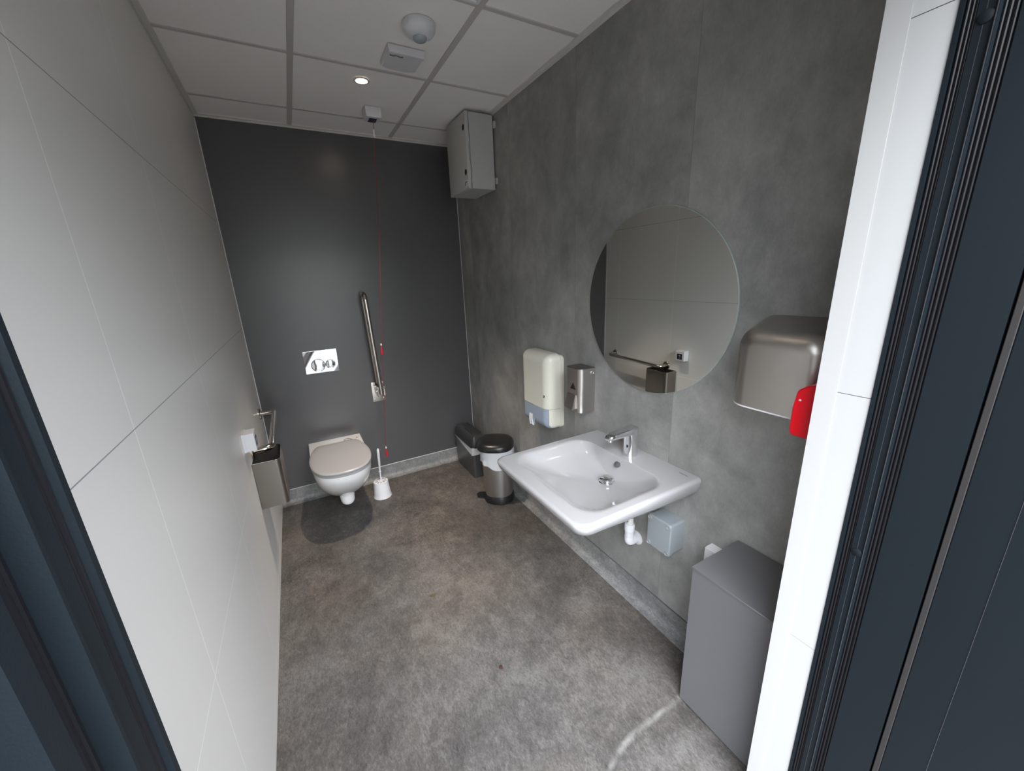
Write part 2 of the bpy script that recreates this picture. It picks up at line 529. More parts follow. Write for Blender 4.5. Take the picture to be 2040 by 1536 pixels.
# bare score lines down the jamb
b = B(); box(b, XR - .0034, XR - .002, .2525, .2532, 0, DH); obj('score_line', b, M['scuff'], door, structure=True)
b = B(); box(b, XR - .0069, XR - .005, .2405, .2416, 0, DH); obj('bright_edge', b, M['scuff'], door, structure=True)
for zc in (1.865, 0.96):
    b = B(); lathe(b, (XR - .003, .2515, zc), [(0.0001, -.003), (.006, -.0028), (.0085, -.0015), (.009, 0), (.009, .004)], 'x', 24)
    obj('screw_cap', b, M['frame'], door, structure=True)
# leaf standing open at a right angle, with a dull strip along its hinge edge
b = B(); rbox(b, 'x', XR + .065, XR + .003, -.80, .138, .015, DH - .02, .002, .002)
leaf = obj('leaf_panel', b, M['frame'], door, structure=True)
b = B(); box(b, XR + .0015, XR + .03, .138, .147, .015, DH - .02, .001, 1)
obj('edge_strip', b, M['strip'], door, structure=True)
b = B(); box(b, XR + .0022, XR + .004, .0795, .0801, .5, DH - .02); obj('score_line', b, M['scuff'], door, structure=True)

# ------------------------------------------------------------------ toilet
TX, TB = 0.413, D
toilet = thing('wall_hung_toilet', 'white wall hung toilet with closed lid on the dark grey back wall', 'toilet', (TX, TB - .3, 0.05))
LID = [(0, 2.322), (.060, 2.330), (.112, 2.357), (.151, 2.408), (.175, 2.485), (.1835, 2.57), (.179, 2.655), (.162, 2.745), (.138, 2.81), (.122, 2.836)]
BOWL = [(0, 2.328), (.060, 2.336), (.110, 2.363), (.148, 2.413), (.170, 2.49), (.178, 2.58), (.1775, 2.68), (.1765, 2.78), (.176, 2.90), (.176, TB)]
def half_outline(P, sx=1.0, front=None, k=5):
    """closed outline from the right half; front: squeeze the nose back to this y"""
    P = [V((x, y, 0)) for x, y in P]
    h = catmull(P, k)
    y0, y1 = h[0].y, h[-1].y
    out = []
    for p in h:
        y = p.y if front is None else y1 - (y1 - p.y) * (y1 - front) / (y1 - y0)
        out.append((p.x * sx, y))
    full = [(TX + x, y) for x, y in out] + [(TX - x, y) for x, y in out[:0:-1]]
    return full
lv = [(.420, .985, 2.338), (.4185, 1.0, 2.328), (.398, 1.0, 2.328), (.370, .985, 2.340), (.335, .955, 2.366), (.295, .905, 2.404), (.250, .83, 2.455), (.205, .72, 2.515),
      (.168, .59, 2.575), (.143, .45, 2.63), (.130, .30, 2.68)]
b = B(); loft(b, [[V((x, y, z)) for x, y in half_outline(BOWL, s, fr)] for z, s, fr in lv])
obj('bowl', b, M['ceramic'], toilet, 50)
b = B(); loft(b, [ring((TX + .004, yc, z), r, 'z', 32, r * 1.15) for z, yc, r in ((.22, 2.70, .062), (.16, 2.69, .056), (.12, 2.682, .050), (.085, 2.675, .046), (.068, 2.672, .041), (.058, 2.67, .030), (.053, 2.67, .015))])
obj('trap_outlet', b, M['ceramic'], toilet, 50)
def scaled(out, ins):
    cy = 2.58
    return [(TX + (x - TX) * (1 - ins / .18), cy + (y - cy) * (1 - ins / .25)) for x, y in out]
LO = half_outline(LID)
b = B(); loft(b, [[V((x, y, z)) for x, y in scaled(LO, i)] for z, i in ((.4205, .006), (.422, .002), (.430, .0015), (.4335, .005))])
obj('seat', b, M['seat'], toilet, 40)
b = B(); loft(b, [[V((x, y, z)) for x, y in scaled(LO, i)] for z, i in ((.4365, .006), (.4372, .0005), (.446, -.001), (.451, .003), (.4535, .012), (.4545, .04), (.4555, .10))])
obj('lid', b, M['seat'], toilet, 40)
for sx in (-.075, .075):
    b = B(); cyl(b, (TX + sx - .022, 2.846, .432), (TX + sx + .022, 2.846, .432), .010); obj('hinge', b, M['seat'], toilet)
# the printed sticker on the rear ledge
b = B()
pts = catmull([V((TX + .055 + .075 * t, 2.925 + .022 * math.sin(t * 5), .4206)) for t in (0, .2, .4, .6, .8, 1)], 4)
tube(b, pts, .0022, 6)
for k in range(5): cyl(b, (TX + .050 + .011 * k, 2.905 + .004 * (k % 2), .4205), (TX + .056 + .011 * k, 2.909, .4212), .0035, n=8)
cyl(b, (TX + .146, 2.93, .4205), (TX + .146, 2.93, .4212), .007, n=12)
obj('printed_mark', b, M['print_'], toilet)

# ------------------------------------------------------------------ flush plate
fp = thing('flush_plate', 'mirror bright chrome flush plate with two round buttons above the toilet', 'flush plate', (.415, D, 1.01))
b = B(); rbox(b, 'y', D, D - .011, .306, .523, .930, 1.090, .003, .0025)
obj('plate', b, M['chrome'], fp)
for cx, r in ((.392, .044), (.470, .031)):
    b = B(); lathe(b, (cx, D - .011, .985), [(r + .002, .002), (r + .002, -.0004), (r, -.0012), (r - .003, -.0004), (r - .004, -.0022), (r * .5, -.0045), (.0005, -.0052)], 'y', 40)
    obj('flush_button', b, M['chrome'], fp)

# ------------------------------------------------------------------ folded grab bar at the back wall
gb = thing('folding_grab_bar', 'steel drop down grab bar folded upright against the dark back wall', 'grab bar', (.775, D, .72))
b = B(); rbox(b, 'y', D, D - .006, .722, .818, .648, .800, .004, .0015)
obj('wall_plate', b, M['steelpol'], gb)
b = B()
for sx in (-.026, .026):
    rbox(b, 'x', .770 + sx - .0025, .770 + sx + .0025, D - .135, D - .006, .715, .795, .012, .001)
obj('hinge_bracket', b, M['steelpol'], gb)
for yy, zz in ((.105, .755), (.045, .775)):
    b = B(); cyl(b, (.738, D - yy, zz), (.802, D - yy, zz), .008); obj('hinge_pin', b, M['chrome'], gb)
for px in (.737, .803):
    b = B(); lathe(b, (px, D - .006, .667), [(.007, 0), (.007, -.002), (.004, -.004), (.0003, -.0045)], 'y', 20)
    obj('screw', b, M['chrome'], gb)
path = fillet([(.770, D - .125, .735), (.744, D - .137, 1.455), (.744, D - .030, 1.455), (.768, D - .040, .770)], .05, 10)
b = B(); tube(b, path, .0155, 18); obj('bar', b, M['steelpol'], gb, 60)

# ------------------------------------------------------------------ emergency pull cord
pc = thing('emergency_pull_cord', 'red emergency pull cord hanging from a white ceiling switch box', 'pull cord', (.877, 2.575, H))
def swarp(p):
    t = (H - p.z) / .055
    s = 1 - .10 * t
    return V((.877 + (p.x - .877) * s, 2.575 + (p.y - 2.575) * s, p.z))
b = B(); rbox(b, 'z', H, H - .050, .832, .922, 2.531, 2.619, .004, .003, warp=swarp)
obj('switch_box', b, M['white'], pc)
b = B(); box(b, .855, .897, 2.556, 2.612, H - .0535, H - .0495, .001, 1); obj('dark_insert', b, M['navy'], pc)
cord = [(.879, 2.588, H - .05), (.878, 2.59, 2.36), (.862, 2.60, 2.12), (.835, 2.615, 1.75), (.803, 2.63, 1.42), (.773, 2.64, 1.12), (.752, 2.65, .85), (.731, 2.66, .60), (.714, 2.665, .385)]
b = B(); tube(b, catmull(cord, 5), .0015, 8); obj('cord', b, M['cordred'], pc)
b = B(); lathe(b, (.8775, 2.591, 2.355), [(.002, -.022), (.0055, -.021), (.006, -.004), (.0045, 0), (.006, .004), (.006, .02), (.002, .022)], 'z', 16); obj('connector_bead', b, M['white'], pc)
for (hx, hy, hz) in ((.7705, 2.641, 1.10), (.7150, 2.665, .365)):
    b = B(); loft(b, [ring((hx, hy, hz + dz), r, 'z', 12, r * .6) for dz, r in ((.028, .002), (.022, .004), (-.026, .0095), (-.034, .0085), (-.036, .003))])
    h = obj('pull_handle', b, M['handlered'], pc)
    b = B(); lathe(b, (hx, hy, hz + .032), [(.002, -.006), (.0055, -.005), (.0055, .006), (.002, .008)], 'z', 12); obj('cord_stop', b, M['white'], h)

# ------------------------------------------------------------------ toilet brush and its pot
pot = thing('toilet_brush_pot', 'white plastic toilet brush pot standing on the floor beside the toilet', 'brush holder', (.655, 2.728, 0))
b = B(); lathe(b, (.655, 2.728, 0), [(.064, 0), (.0645, .006), (.0615, .012), (.0605, .02), (.052, .118), (.051, .122), (.046, .1225)], 'z', 40)
obj('pot_body', b, M['white'], pot)
b = B(); lathe(b, (.655, 2.728, .1225), [(.0465, -.004), (.0465, .0005), (.040, .0015), (.013, .003), (.0125, .009), (.009, .010)], 'z', 36)
obj('pot_cover', b, M['white'], pot)
for k in range(10):
    a = 2 * PI * k / 10 + .2; r0, r1 = .022, .040; w = .0028
    d = V((math.cos(a), math.sin(a), 0)); n_ = V((-d.y, d.x, 0)); c = V((.655, 2.728, .1258))
    b = B(); loft(b, [[c + d * r0 - n_ * w * .6 + V((0, 0, z)), c + d * r1 - n_ * w - V((0, 0, .0012)) + V((0, 0, z)), c + d * r1 + n_ * w - V((0, 0, .0012)) + V((0, 0, z)), c + d * r0 + n_ * w * .6 + V((0, 0, z))] for z in (-.002, .0006)])
    o = obj('vent_slot', b, M['print_'], pot)
br = thing('toilet_brush', 'white plastic toilet brush handle leaning in the white pot', 'toilet brush', (.655, 2.728, .03))
b = B(); tube(b, [(.657, 2.726, .10), (.6585, 2.7255, .17), (.659, 2.725, .205), (.6625, 2.724, .27), (.6645, 2.723, .33), (.666, 2.722, .372), (.666, 2.722, .382)], [.0058, .0055, .0052, .0085, .0098, .0085, .003], 14)
obj('handle', b, M['white'], br, 60)
b = B(); lathe(b, (.659, 2.725, .198), [(.005, -.004), (.0085, -.003), (.0085, .003), (.005, .004)], 'z', 18); obj('collar', b, M['white'], br)
b = B(); lathe(b, (.656, 2.727, .02), [(.006, 0), (.034, .01), (.038, .04), (.034, .075), (.006, .085)], 'z', 24); obj('bristle_head', b, M['white'], br)

# ------------------------------------------------------------------ left wall: rail, alarm box, steel bin
rail = thing('grab_rail', 'short polished steel grab rail fixed to the white panelled wall', 'grab rail', (0, 2.53, .745))
b = B(); tube(b, fillet([(.004, 2.838, .752), (.088, 2.838, .752), (.088, 2.222, .735), (.004, 2.222, .735)], .045, 10), .0155, 18)
obj('bar', b, M['steelpol'], rail, 60)
for yy, zz in ((2.838, .752), (2.222, .735)):
    b = B(); lathe(b, (0, yy, zz), [(.036, 0), (.036, .006), (.032, .011), (.018, .013), (.018, .016)], 'x', 32); obj('flange', b, M['steelpol'], rail)

ab = thing('alarm_reset_box', 'small white alarm box with a dark square face above the steel bin', 'alarm box', (0, 2.06, .85))
b = B(); box(b, 0, .012, 2.016, 2.104, .806, .894, .002, 1); obj('back_box', b, M['white'], ab)
b = B(); rbox(b, 'x', .0115, .050, 2.018, 2.102, .808, .892, .004, .003); obj('cover', b, M['white'], ab)
b = B(); box(b, .049, .0512, 2.036, 2.084, .822, .868, .0006, 1)
dp = obj('display_square', b, M['navy'], ab)
b = B()
cyl(b, (.0505, 2.060, .852), (.0516, 2.060, .852), .006, n=16)
tube(b, [V((.0516, 2.060 + .014 * math.cos(t), .844 + .014 * math.sin(t))) for t in [PI * .1 + PI * 1.6 * i / 20 for i in range(21)]], .0012, 6)
cyl(b, (.0514, 2.060, .850), (.0514, 2.060, .832), .0012, n=8)
obj('printed_symbol', b, M['printlt'], dp)

wb = thing('wall_waste_bin', 'brushed steel open topped bin hung low on the white panelled wall', 'bin', (0, 2.23, .46))
def open_bin(ins, zs):
    return [[V((x, y, z)) for x, y in rr(0.001 + ins, .122 - ins, 2.116 + ins, 2.342 - ins, (.022 - ins * .8, .002, .002, .022 - ins * .8))] for z in zs]
b = B(); loft(b, open_bin(0, (.458, .706)) + open_bin(.0015, (.706, .462)), True, True)
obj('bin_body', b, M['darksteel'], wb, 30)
b = B()
loft(b, open_bin(-.0006, (.7045, .7064)) + open_bin(.0020, (.7064, .7045)), False, False)
obj('rim_edge', b, M['chrome'], wb, 30)

# ------------------------------------------------------------------ the two floor bins in the corner
rb = thing('swing_lid_bin', 'rectangular dark grey bin with black domed lid in the back corner', 'bin', (1.43, 2.76, 0))
def rrz(x0, x1, y0, y1, r, z, ins=0): return [V((x, y, z)) for x, y in rr(x0 + ins, x1 - ins, y0 + ins, y1 - ins, max(r - ins, .003))]
RB = (1.335, 1.472, 2.575, 2.950)
b = B(); loft(b, [rrz(*RB, .02, z, i) for z, i in ((0, .006), (.004, .004), (.265, -.002))]); obj('bin_body', b, M['bingrey'], rb)
b = B(); loft(b, [rrz(*RB, .03, z, i) for z, i in ((.255, -.004), (.258, -.008), (.280, -.008), (.305, -.003), (.329, .012), (.345, .033), (.353, .055))]); obj('lid', b, M['binlid'], rb, 50)
b = B(); rbox(b, 'z', .345, .3565, 1.368, 1.440, 2.63, 2.80, .012, .003); obj('swing_flap', b, M['binlid'], rb)
random.seed(4)
def liner(loop_fn, ztop, zlow_fn, nrow=6, amp=.003):
    b = B(); loops = []
    base = loop_fn(0); n = len(base)
    ph = [random.uniform(-1, 1) for _ in range(n)]
    for k in range(nrow + 1):
        t = k / nrow; L = loop_fn(0); c = sum((p for p in L), V((0, 0, 0))) / n
        row = []
        for i, p in enumerate(L):
            d = (p - c); d.z = 0; d.normalize()
            off = amp * (.4 + .6 * t) * (.8 + .6 * math.sin(i * 1.7 + ph[i] * .8) * t)
            row.append(V((p.x + d.x * off, p.y + d.y * off, ztop + (zlow_fn(i / n, p) - ztop) * t)))
        loops.append(row)
    return loft(b, loops, False, False)
o = obj('bin_liner', liner(lambda _: [V((x, y, 0)) for x, y in rr(RB[0] - .003, RB[1] + .003, RB[2] - .003, RB[3] + .003, .02, 8)], .262,
        lambda s, p: .246 - .062 * math.exp(-((p.y - 2.70) / .10) ** 2) - .03 * max(0, (2.80 - p.y) / .22) + .004 * math.sin(p.y * 60)), M['liner'], None, 60)
tag(o, 'white plastic liner folded over the rim of the rectangular corner bin', 'bin liner')

PBX, PBY = 1.382, 2.238
pb = thing('pedal_bin', 'round brushed steel pedal bin with black lid in front of the corner bin', 'pedal bin', (PBX, PBY, 0))
def sup(r, z, n=2.5, cx=PBX, cy=PBY, rot=-.6, k=48):
    out = []
    for i in range(k):
        a = 2 * PI * i / k; c, s = math.cos(a), math.sin(a)
        x = r * math.copysign(abs(c) ** (2 / n), c); y = r * math.copysign(abs(s) ** (2 / n), s)
        out.append(V((cx + x * math.cos(rot) - y * math.sin(rot), cy + x * math.sin(rot) + y * math.cos(rot), z)))
    return out
b = B(); loft(b, [sup(r, z, 2.2) for z, r in ((0, .105), (.004, .109), (.030, .107), (.052, .099), (.054, .09))]); obj('base_ring', b, M['black'], pb)
b = B(); loft(b, [sup(r, z, 2.3) for z, r in ((.04, .097), (.25, .106), (.412, .113))]); obj('bin_body', b, M['binsteel'], pb, 50)
b = B(); loft(b, [sup(r, z, 2.6, PBX - .007, PBY + .009) for z, r in ((.398, .118), (.402, .126), (.418, .127), (.434, .122), (.446, .110), (.453, .084), (.456, .04))]); obj('lid', b, M['black'], pb, 60)
pd = V((-.82, .57, 0)); pn = V((-pd.y, pd.x, 0))
b = B(); loft(b, [[V((PBX, PBY, z)) + pd * u + pn * v for u, v in rr(.085, .165, -.030, .030, (.028, .01, .01, .028))] for z in (.010, .022)]); obj('pedal', b, M['black'], pb)
o = obj('bin_liner', liner(lambda _: sup(.1165, 0, 2.35), .402, lambda s, p: .288 + .022 * math.sin(s * 2 * PI * 2 + .6) + .007 * math.sin(s * 2 * PI * 9), 8, .004), M['liner'], None, 60)
tag(o, 'white plastic liner hanging below the black lid of the steel pedal bin', 'bin liner')

# ------------------------------------------------------------------ wash basin, tap, waste pipe
SX0, SX1, SY0, SY1, SZ = .957, W, .800, 1.390, .779
sink = thing('wash_basin', 'large white ceramic wash basin on the grey concrete look wall', 'sink', (1.40, 1.095, .64))
def sl(ins, dz, frac=0.0, r=.040, slope=.028, bow=.010):
    out = []
    for x, y in rr(SX0 + ins, SX1, SY0 + ins, SY1 - ins, (.004, r, r, .004), 12):
        s = (x - SX0) / (SX1 - SX0)
        yy = (y - (SY0 + SY1) / 2) / ((SY1 - SY0) / 2)
        xx = x - bow * (1 - yy * yy) * max(0, 1 - s * 3)
        out.append(V((xx, y, SZ + dz - slope * frac * s)))
    return out
CX, CY, DR = 1.338, 1.10, .030
def bowl_rect(t):
    pts = rr(1.018 + (CX - DR - 1.018) * t, 1.405 + (CX + DR - 1.405) * t, .846 + (CY - DR - .846) * t, 1.348 + (CY + DR - 1.348) * t, .085 + (DR - .085) * t, 12)
    return pts
bowl = []
for t, z in ((-.06, .7790), (-.045, .7789), (-.02, .7782), (.005, .7763), (.03, .7726), (.06, .7675), (.10, .7600), (.16, .748), (.25, .734), (.37, .7205), (.5, .709), (.65, .699), (.8, .6915), (.92, .6865), (1, .684)):
    bowl.append([V((x, y, z)) for x, y in bowl_rect(t)])
bowl.append([V((x, y, .660)) for x, y in bowl_rect(1)])
outer = [sl(.17, -.092, 1), sl(.11, -.090, 1), sl(.075, -.083, 1), sl(.048, -.072, .95), sl(.028, -.058, .85), sl(.013, -.042, .65), sl(.004, -.026, .35), sl(0, -.013, .1), sl(.001, -.006), sl(.005, -.0018), sl(.011, -.0003), sl(.013, 0), sl(.015, 0)]
b = B(); loft(b, outer + bowl, True, True)
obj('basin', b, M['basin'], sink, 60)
b = B(); lathe(b, (CX, CY, .682), [(.034, 0), (.0345, .004), (.030, .006), (.024, .003), (.010, .002)], 'z', 32); obj('drain_ring', b, M['chrome'], sink)
b = B(); lathe(b, (CX, CY, .686), [(.012, -.002), (.012, .006), (.0275, .0085), (.031, .0115), (.031, .014), (.027, .017), (.012, .0195), (.0005, .020)], 'z', 36); obj('drain_plug', b, M['chrome'], sink, 45)
b = B(); lathe(b, (1.3955, 1.10, .7480), [(.0145, .004), (.0145, -.0020), (.012, -.0030), (.0005, -.0031)], 'x', 28)
bmesh.ops.rotate(b, verts=b.verts, cent=(1.3955, 1.10, .7480), matrix=Matrix.Rotation(math.radians(48), 3, 'Y'))
obj('overflow_hole', b, M['print_'], sink)
b = B(); box(b, 1.498, 1.5015, .838, .876, SZ - .0006, SZ + .0003); obj('printed_mark', b, M['print_'], sink)

tap = thing('basin_mixer_tap', 'chrome sensor tap standing on the rear deck of the wash basin', 'tap', (1.462, 1.095, SZ))
def ell(c, a, bq, n=32): return [V((c[0] + a * math.cos(2 * PI * i / n), c[1] + bq * math.sin(2 * PI * i / n), c[2])) for i in range(n)]
b = B(); loft(b, [ell((1.464 - .003 * t, 1.095, SZ + .122 * t), .0335 - .003 * t, .0290 - .002 * t) for t in (0, .03, .25, .5, .75, .93, 1)]); obj('tap_body', b, M['chrome'], tap, 50)
sp = []
for i in range(15):
    t = i / 14
    x = 1.492 - t * .165; top = SZ + .130 - .014 * t; th = .036 - .016 * t; hw = .0275 - .0055 * t
    if i in (0, 14): hw *= .55; th *= .5; top -= .008
    if i in (1, 13): hw *= .86; th *= .86; top -= .002
    sp.append([V((x, 1.095 + u, top - th / 2 + v)) for u, v in rr(-hw, hw, -th / 2, th / 2, min(th, hw) * .42, 5)])
b = B(); loft(b, sp); obj('spout', b, M['chrome'], tap, 60)
b = B(); cyl(b, (1.347, 1.095, SZ + .100), (1.344, 1.095, SZ + .086), .0115, .0105); obj('aerator', b, M['chrome'], tap)
b = B(); lathe(b, (1.4335, 1.088, SZ + .048), [(.0075, .004), (.0075, -.0016), (.0005, -.002)], 'x', 20); obj('sensor_window', b, M['navy'], tap)

wp = thing('waste_pipe', 'short white waste pipe going into the wall below the wash basin', 'pipe', (1.50, 1.09, .40))
b = B(); tube(b, [(1.478, 1.092, .661), (1.478, 1.092, .42)], .0165, 20); obj('pipe', b, M['pipe'], wp)
b = B(); lathe(b, (1.478, 1.092, .395), [(.018, -.045), (.0200, -.04), (.0205, -.002), (.0235, .002), (.0235, .028), (.021, .036), (.017, .036)], 'z', 28); obj('coupling', b, M['white'], wp)
b = B(); tube(b, fillet([(1.478, 1.092, .365), (1.478, 1.092, .335), (W + .01, 1.092, .335)], .03, 8), .0215, 20); obj('elbow', b, M['white'], wp)
b = B(); lathe(b, (W, 1.092, .335), [(.034, 0), (.033, -.004), (.026, -.009), (.02, -.010)], 'x', 32); obj('wall_rosette', b, M['white'], wp)
for zz in (.445, .500):
    b = B(); box(b, 1.4600, 1.4622, 1.086, 1.090, zz, zz + .011); obj('printed_mark', b, M['print_'], wp)

# ------------------------------------------------------------------ boxes on the right wall, low
jb = thing('junction_box', 'pale grey plastic junction box on the wall under the wash basin', 'junction box', (W, .91, .50))
b = B(); rbox(b, 'x', W, 1.463, .853, .963, .428, .568, .010, .001); obj('back_box', b, M['grey'], jb)
b = B(); rbox(b, 'x', 1.4635, 1.445, .850, .966, .425, .571, .012, .005); obj('lid', b, M['grey'], jb)
for yy, zz in ((.863, .558), (.953, .558), (.863, .438), (.953, .438)):
    b = B(); lathe(b, (1.445, yy, zz), [(.0095, .003), (.0095, -.0022), (.0075, -.003), (.0065, -.0012), (.0005, -.001)], 'x', 20); obj('lid_screw', b, M['grey'], jb)
ss = thing('fused_spur', 'small white electrical wall box half hidden by the low grey cabinet', 'electrical box', (W, .70, .50))
b = B(); rbox(b, 'x', W, 1.494, .650, .735, .450, .540, .003, .002); obj('box_body', b, M['white'], ss)
b = B(); rbox(b, 'x', 1.4942, 1.489, .651, .734, .451, .539, .003, .0015); obj('face_plate', b, M['white'], ss)
b = B(); lathe(b, (1.489, .722, .497), [(.0025, .001), (.0025, -.0006), (.0004, -.0007)], 'x', 12); obj('screw', b, M['print_'], ss)

lc = thing('low_cabinet', 'plain grey box cabinet on the floor against the grey wall', 'cabinet', (1.42, .53, 0))
def lwarp(p):
    t = (p.x - 1.312) / (W - 1.312)
    p = p.copy()
    if p.z > .3: p.z += .028 * t
    if p.y > .5: p.y -= .022 * t
    return p
b = B(); box(b, 1.312, W - .006, .385, .657, .012, .580)
for v in b.verts: v.co = lwarp(v.co)
obj('carcass', b, M['low'], lc)
b = B(); box(b, 1.309, W - .006, .383, .660, .5805, .590, .001, 1)
for v in b.verts: v.co = lwarp(v.co)
obj('top_panel', b, M['lowtop'], lc)
b = B(); box(b, 1.33, W - .02, .40, .64, 0, .0125); obj('plinth', b, M['black'], lc)

# ------------------------------------------------------------------ dispensers
pd_ = thing('paper_towel_dispenser', 'cream paper towel dispenser with blue grey lower window on the grey wall', 'paper dispenser', (W, 1.80, .90))
def disp(): return rbox(B(), 'x', W - .016, 1.426, 1.668, 1.953, .690, 1.122, .040, .052, 9, 9)
SP, YS = .815, 1.682
up = disp(); clip(up, (0, 0, SP), (0, 0, -1))
lo = disp(); clip(lo, (0, 0, SP - .0015), (0, 0, 1)); clip(lo, (0, YS - .001, 0), (0, 1, 0))
merge(up, lo); obj('cover', up, M['cream'], pd_, 40)
wi = disp(); clip(wi, (0, 0, SP - .0015), (0, 0, 1)); clip(wi, (0, YS, 0), (0, -1, 0))
obj('window', wi, M['smoke'], pd_, 40)
b = B(); rbox(b, 'x', W, W - .0175, 1.657, 1.957, .700, 1.112, .024, .002); obj('back_plate', b, M['cream'], pd_)
b = B(); lathe(b, (1.4285, 1.708, .888), [(.0085, .002), (.0085, -.001), (.006, -.0016), (.0005, -.001)], 'x', 20); obj('lock', b, M['print_'], pd_)
obj('printed_mark', text_bm('TORK', .0105, (1.4278, 1.838, .8265), (0, -1, 0), (0, 0, 1)), M['print_'], pd_)
# tongue-shaped outlet in the lower window
b = B()
loop = [(1.838 + .026 * math.cos(a), .735 + .026 * math.sin(a)) for a in [PI * i / 10 for i in range(11)]] + [(1.808, .692), (1.872, .692)]
loft(b, [[V((x, y, z)) for y, z in loop] for x in (1.4295, 1.4265)]); obj('outlet', b, M['smoke'], pd_)
b = B()
cols = 7
rows = []
for k in range(6):
    z = .752 - k * .0135
    rows.append([V((1.4245 - .004 * math.sin(k * .8) - .004 * k * .25 * math.sin(i * 1.6), 1.856 - i * .0055 - k * .0012 * (i > 3), z)) for i in range(cols)])
front = rows; back = [[p + V((.0012, 0, 0)) for p in r] for r in rows]
loft(b, [f + bk[::-1] for f, bk in zip(front, back)])
o = obj('paper_towel', b, M['paper'], None, 60); tag(o, 'corner of white paper towel poking out of the cream dispenser', 'paper towel')

sd = thing('soap_dispenser', 'brushed steel soap dispenser between the paper dispenser and the mirror', 'soap dispenser', (W, 1.46, .985))
b = B(); loft(b, [[V((x, y, z)) for x, y in rr(1.438 + i, W, 1.404 + i, 1.514 - i, (.001, .008, .026, .001), 10)] for z, i in ((.872, .003), (.874, 0), (1.092, 0), (1.094, .002))])
obj('body', b, M['steel'], sd, 30)
b = B(); loft(b, [[V((x, y, z)) for x, y in rr(1.4385, W, 1.4045, 1.5135, (.001, .008, .026, .001), 10)] for z in (1.0925, 1.0955)]); obj('top_plate', b, mat('dark_brushed_steel', (.26, .25, .24), .4, 1), sd)
b = B()
pr = [(1.440, .962), (1.434, .962), (1.413, .893), (1.416, .889), (1.440, .893)]
loft(b, [[V((x, y, z)) for x, z in pr] for y in (1.436, 1.500)]); obj('push_lever', b, M['steel'], sd, 20)
b = B()
tri = [(1.4595 + .022, .988), (1.4595 - .022, .988), (1.4595, 1.022)]
loft(b, [[V((x, y, z)) for y, z in tri] for x in (1.4382, 1.4374)])
obj('printed_triangle', b, M['black'], sd)
b = B(); lathe(b, (1.511, 1.404, 1.071), [(.0095, .002), (.0095, -.002), (.0075, -.003), (.006, -.0015), (.0005, -.0015)], 'y', 24); obj('lock', b, M['chrome'], sd)

# ------------------------------------------------------------------ mirror
mi = thing('round_mirror', 'large round frameless mirror above the wash basin', 'mirror', (W, 1.089, 1.406))
b = B(); lathe(b, (W, 1.089, 1.406), [(.345, 0), (.3555, -.0005), (.3555, -.005), (.3545, -.006)], 'x', 128)
obj('glass_edge', b, M['glassedge'], mi, 30)
b = B(); lathe(b, (W - .0058, 1.089, 1.406), [(.3535, 0), (.3535, -.0006)], 'x', 128); obj('mirror_face', b, M['mirror'], mi, 20)

# ------------------------------------------------------------------ hand dryer, red box
hd = thing('hand_dryer', 'boxy brushed steel hand dryer on the grey wall beside the round mirror', 'hand dryer', (W, .52, 1.27))
def dwarp(p):
    t = (W - p.x) / .18
    p = p.copy()
    if p.z > 1.30: p.z -= .026 * t * min(1, (p.z - 1.30) / .06)
    c = .515
    bow = .012 * max(0, 1 - ((p.y - c) / .11) ** 2) * t * t
    p.x -= bow
    if p.y > .515: p.y += .045 * (1 - t) * min(1, (p.y - .515) / .08)
    return p
def dryer_shell(): return rbox(B(), 'x', W - .002, 1.356, .404, .628, 1.080, 1.397, (.055, .055, .055, .055), .042, 9, 9, warp=dwarp)
b = dryer_shell(); clip(b, (0, 0, 1.164), (0, 0, -1)); obj('cover', b, M['dryer'], hd, 60)
b = dryer_shell(); clip(b, (0, 0, 1.1638), (0, 0, 1)); clip(b, (0, 0, 1.1595), (0, 0, -1))
es = [e for e in b.edges if e.is_boundary]; bmesh.ops.edgeloop_fill(b, edges=es) if es else None
obj('base_edge', b, M['sounder'], hd, 30)
b = B(); lathe(b, (1.44, .52, 1.162), [(.03, .004), (.03, -.008), (.024, -.010), (.022, -.002)], 'z', 28); obj('air_nozzle', b, M['chrome'], hd)

rx = thing('red_call_point', 'red plastic wall box just inside the doorway, overlapping the hand dryer', 'call point', (1.33, YF, 1.20))
prof = [(YF + .001, 1.150), (YF + .052, 1.150), (YF + .058, 1.154), (YF + .060, 1.165), (YF + .060, 1.215), (YF + .055, 1.256), (YF + .051, 1.262), (YF + .038, 1.272), (YF + .020, 1.279), (YF + .001, 1.281)]
def prx(ins, x):
    cy_, cz_ = YF + .03, 1.21
    return [V((x, cy_ + (y - cy_) * (1 - ins / .03), cz_ + (z - cz_) * (1 - ins / .06))) for y, z in prof]
b = B(); loft(b, [prx(.003, 1.2735), prx(0, 1.2765), prx(0, 1.3340), prx(.003, 1.3370)]); obj('case', b, M['red'], rx, 30)
b = B(); lathe(b, (1.2735, YF + .046, 1.238), [(.003, .001), (.003, -.0008), (.0004, -.001)], 'x', 14); obj('screw', b, M['chrome'], rx)
b = B(); loft(b, [[V((x, y, z)) for y, z in ((YF + .056, 1.236), (YF + .043, 1.236), (YF + .052, 1.216), (YF + .057, 1.214))] for x in (1.2738, 1.2722)]); obj('side_flap', b, M['red'], rx)

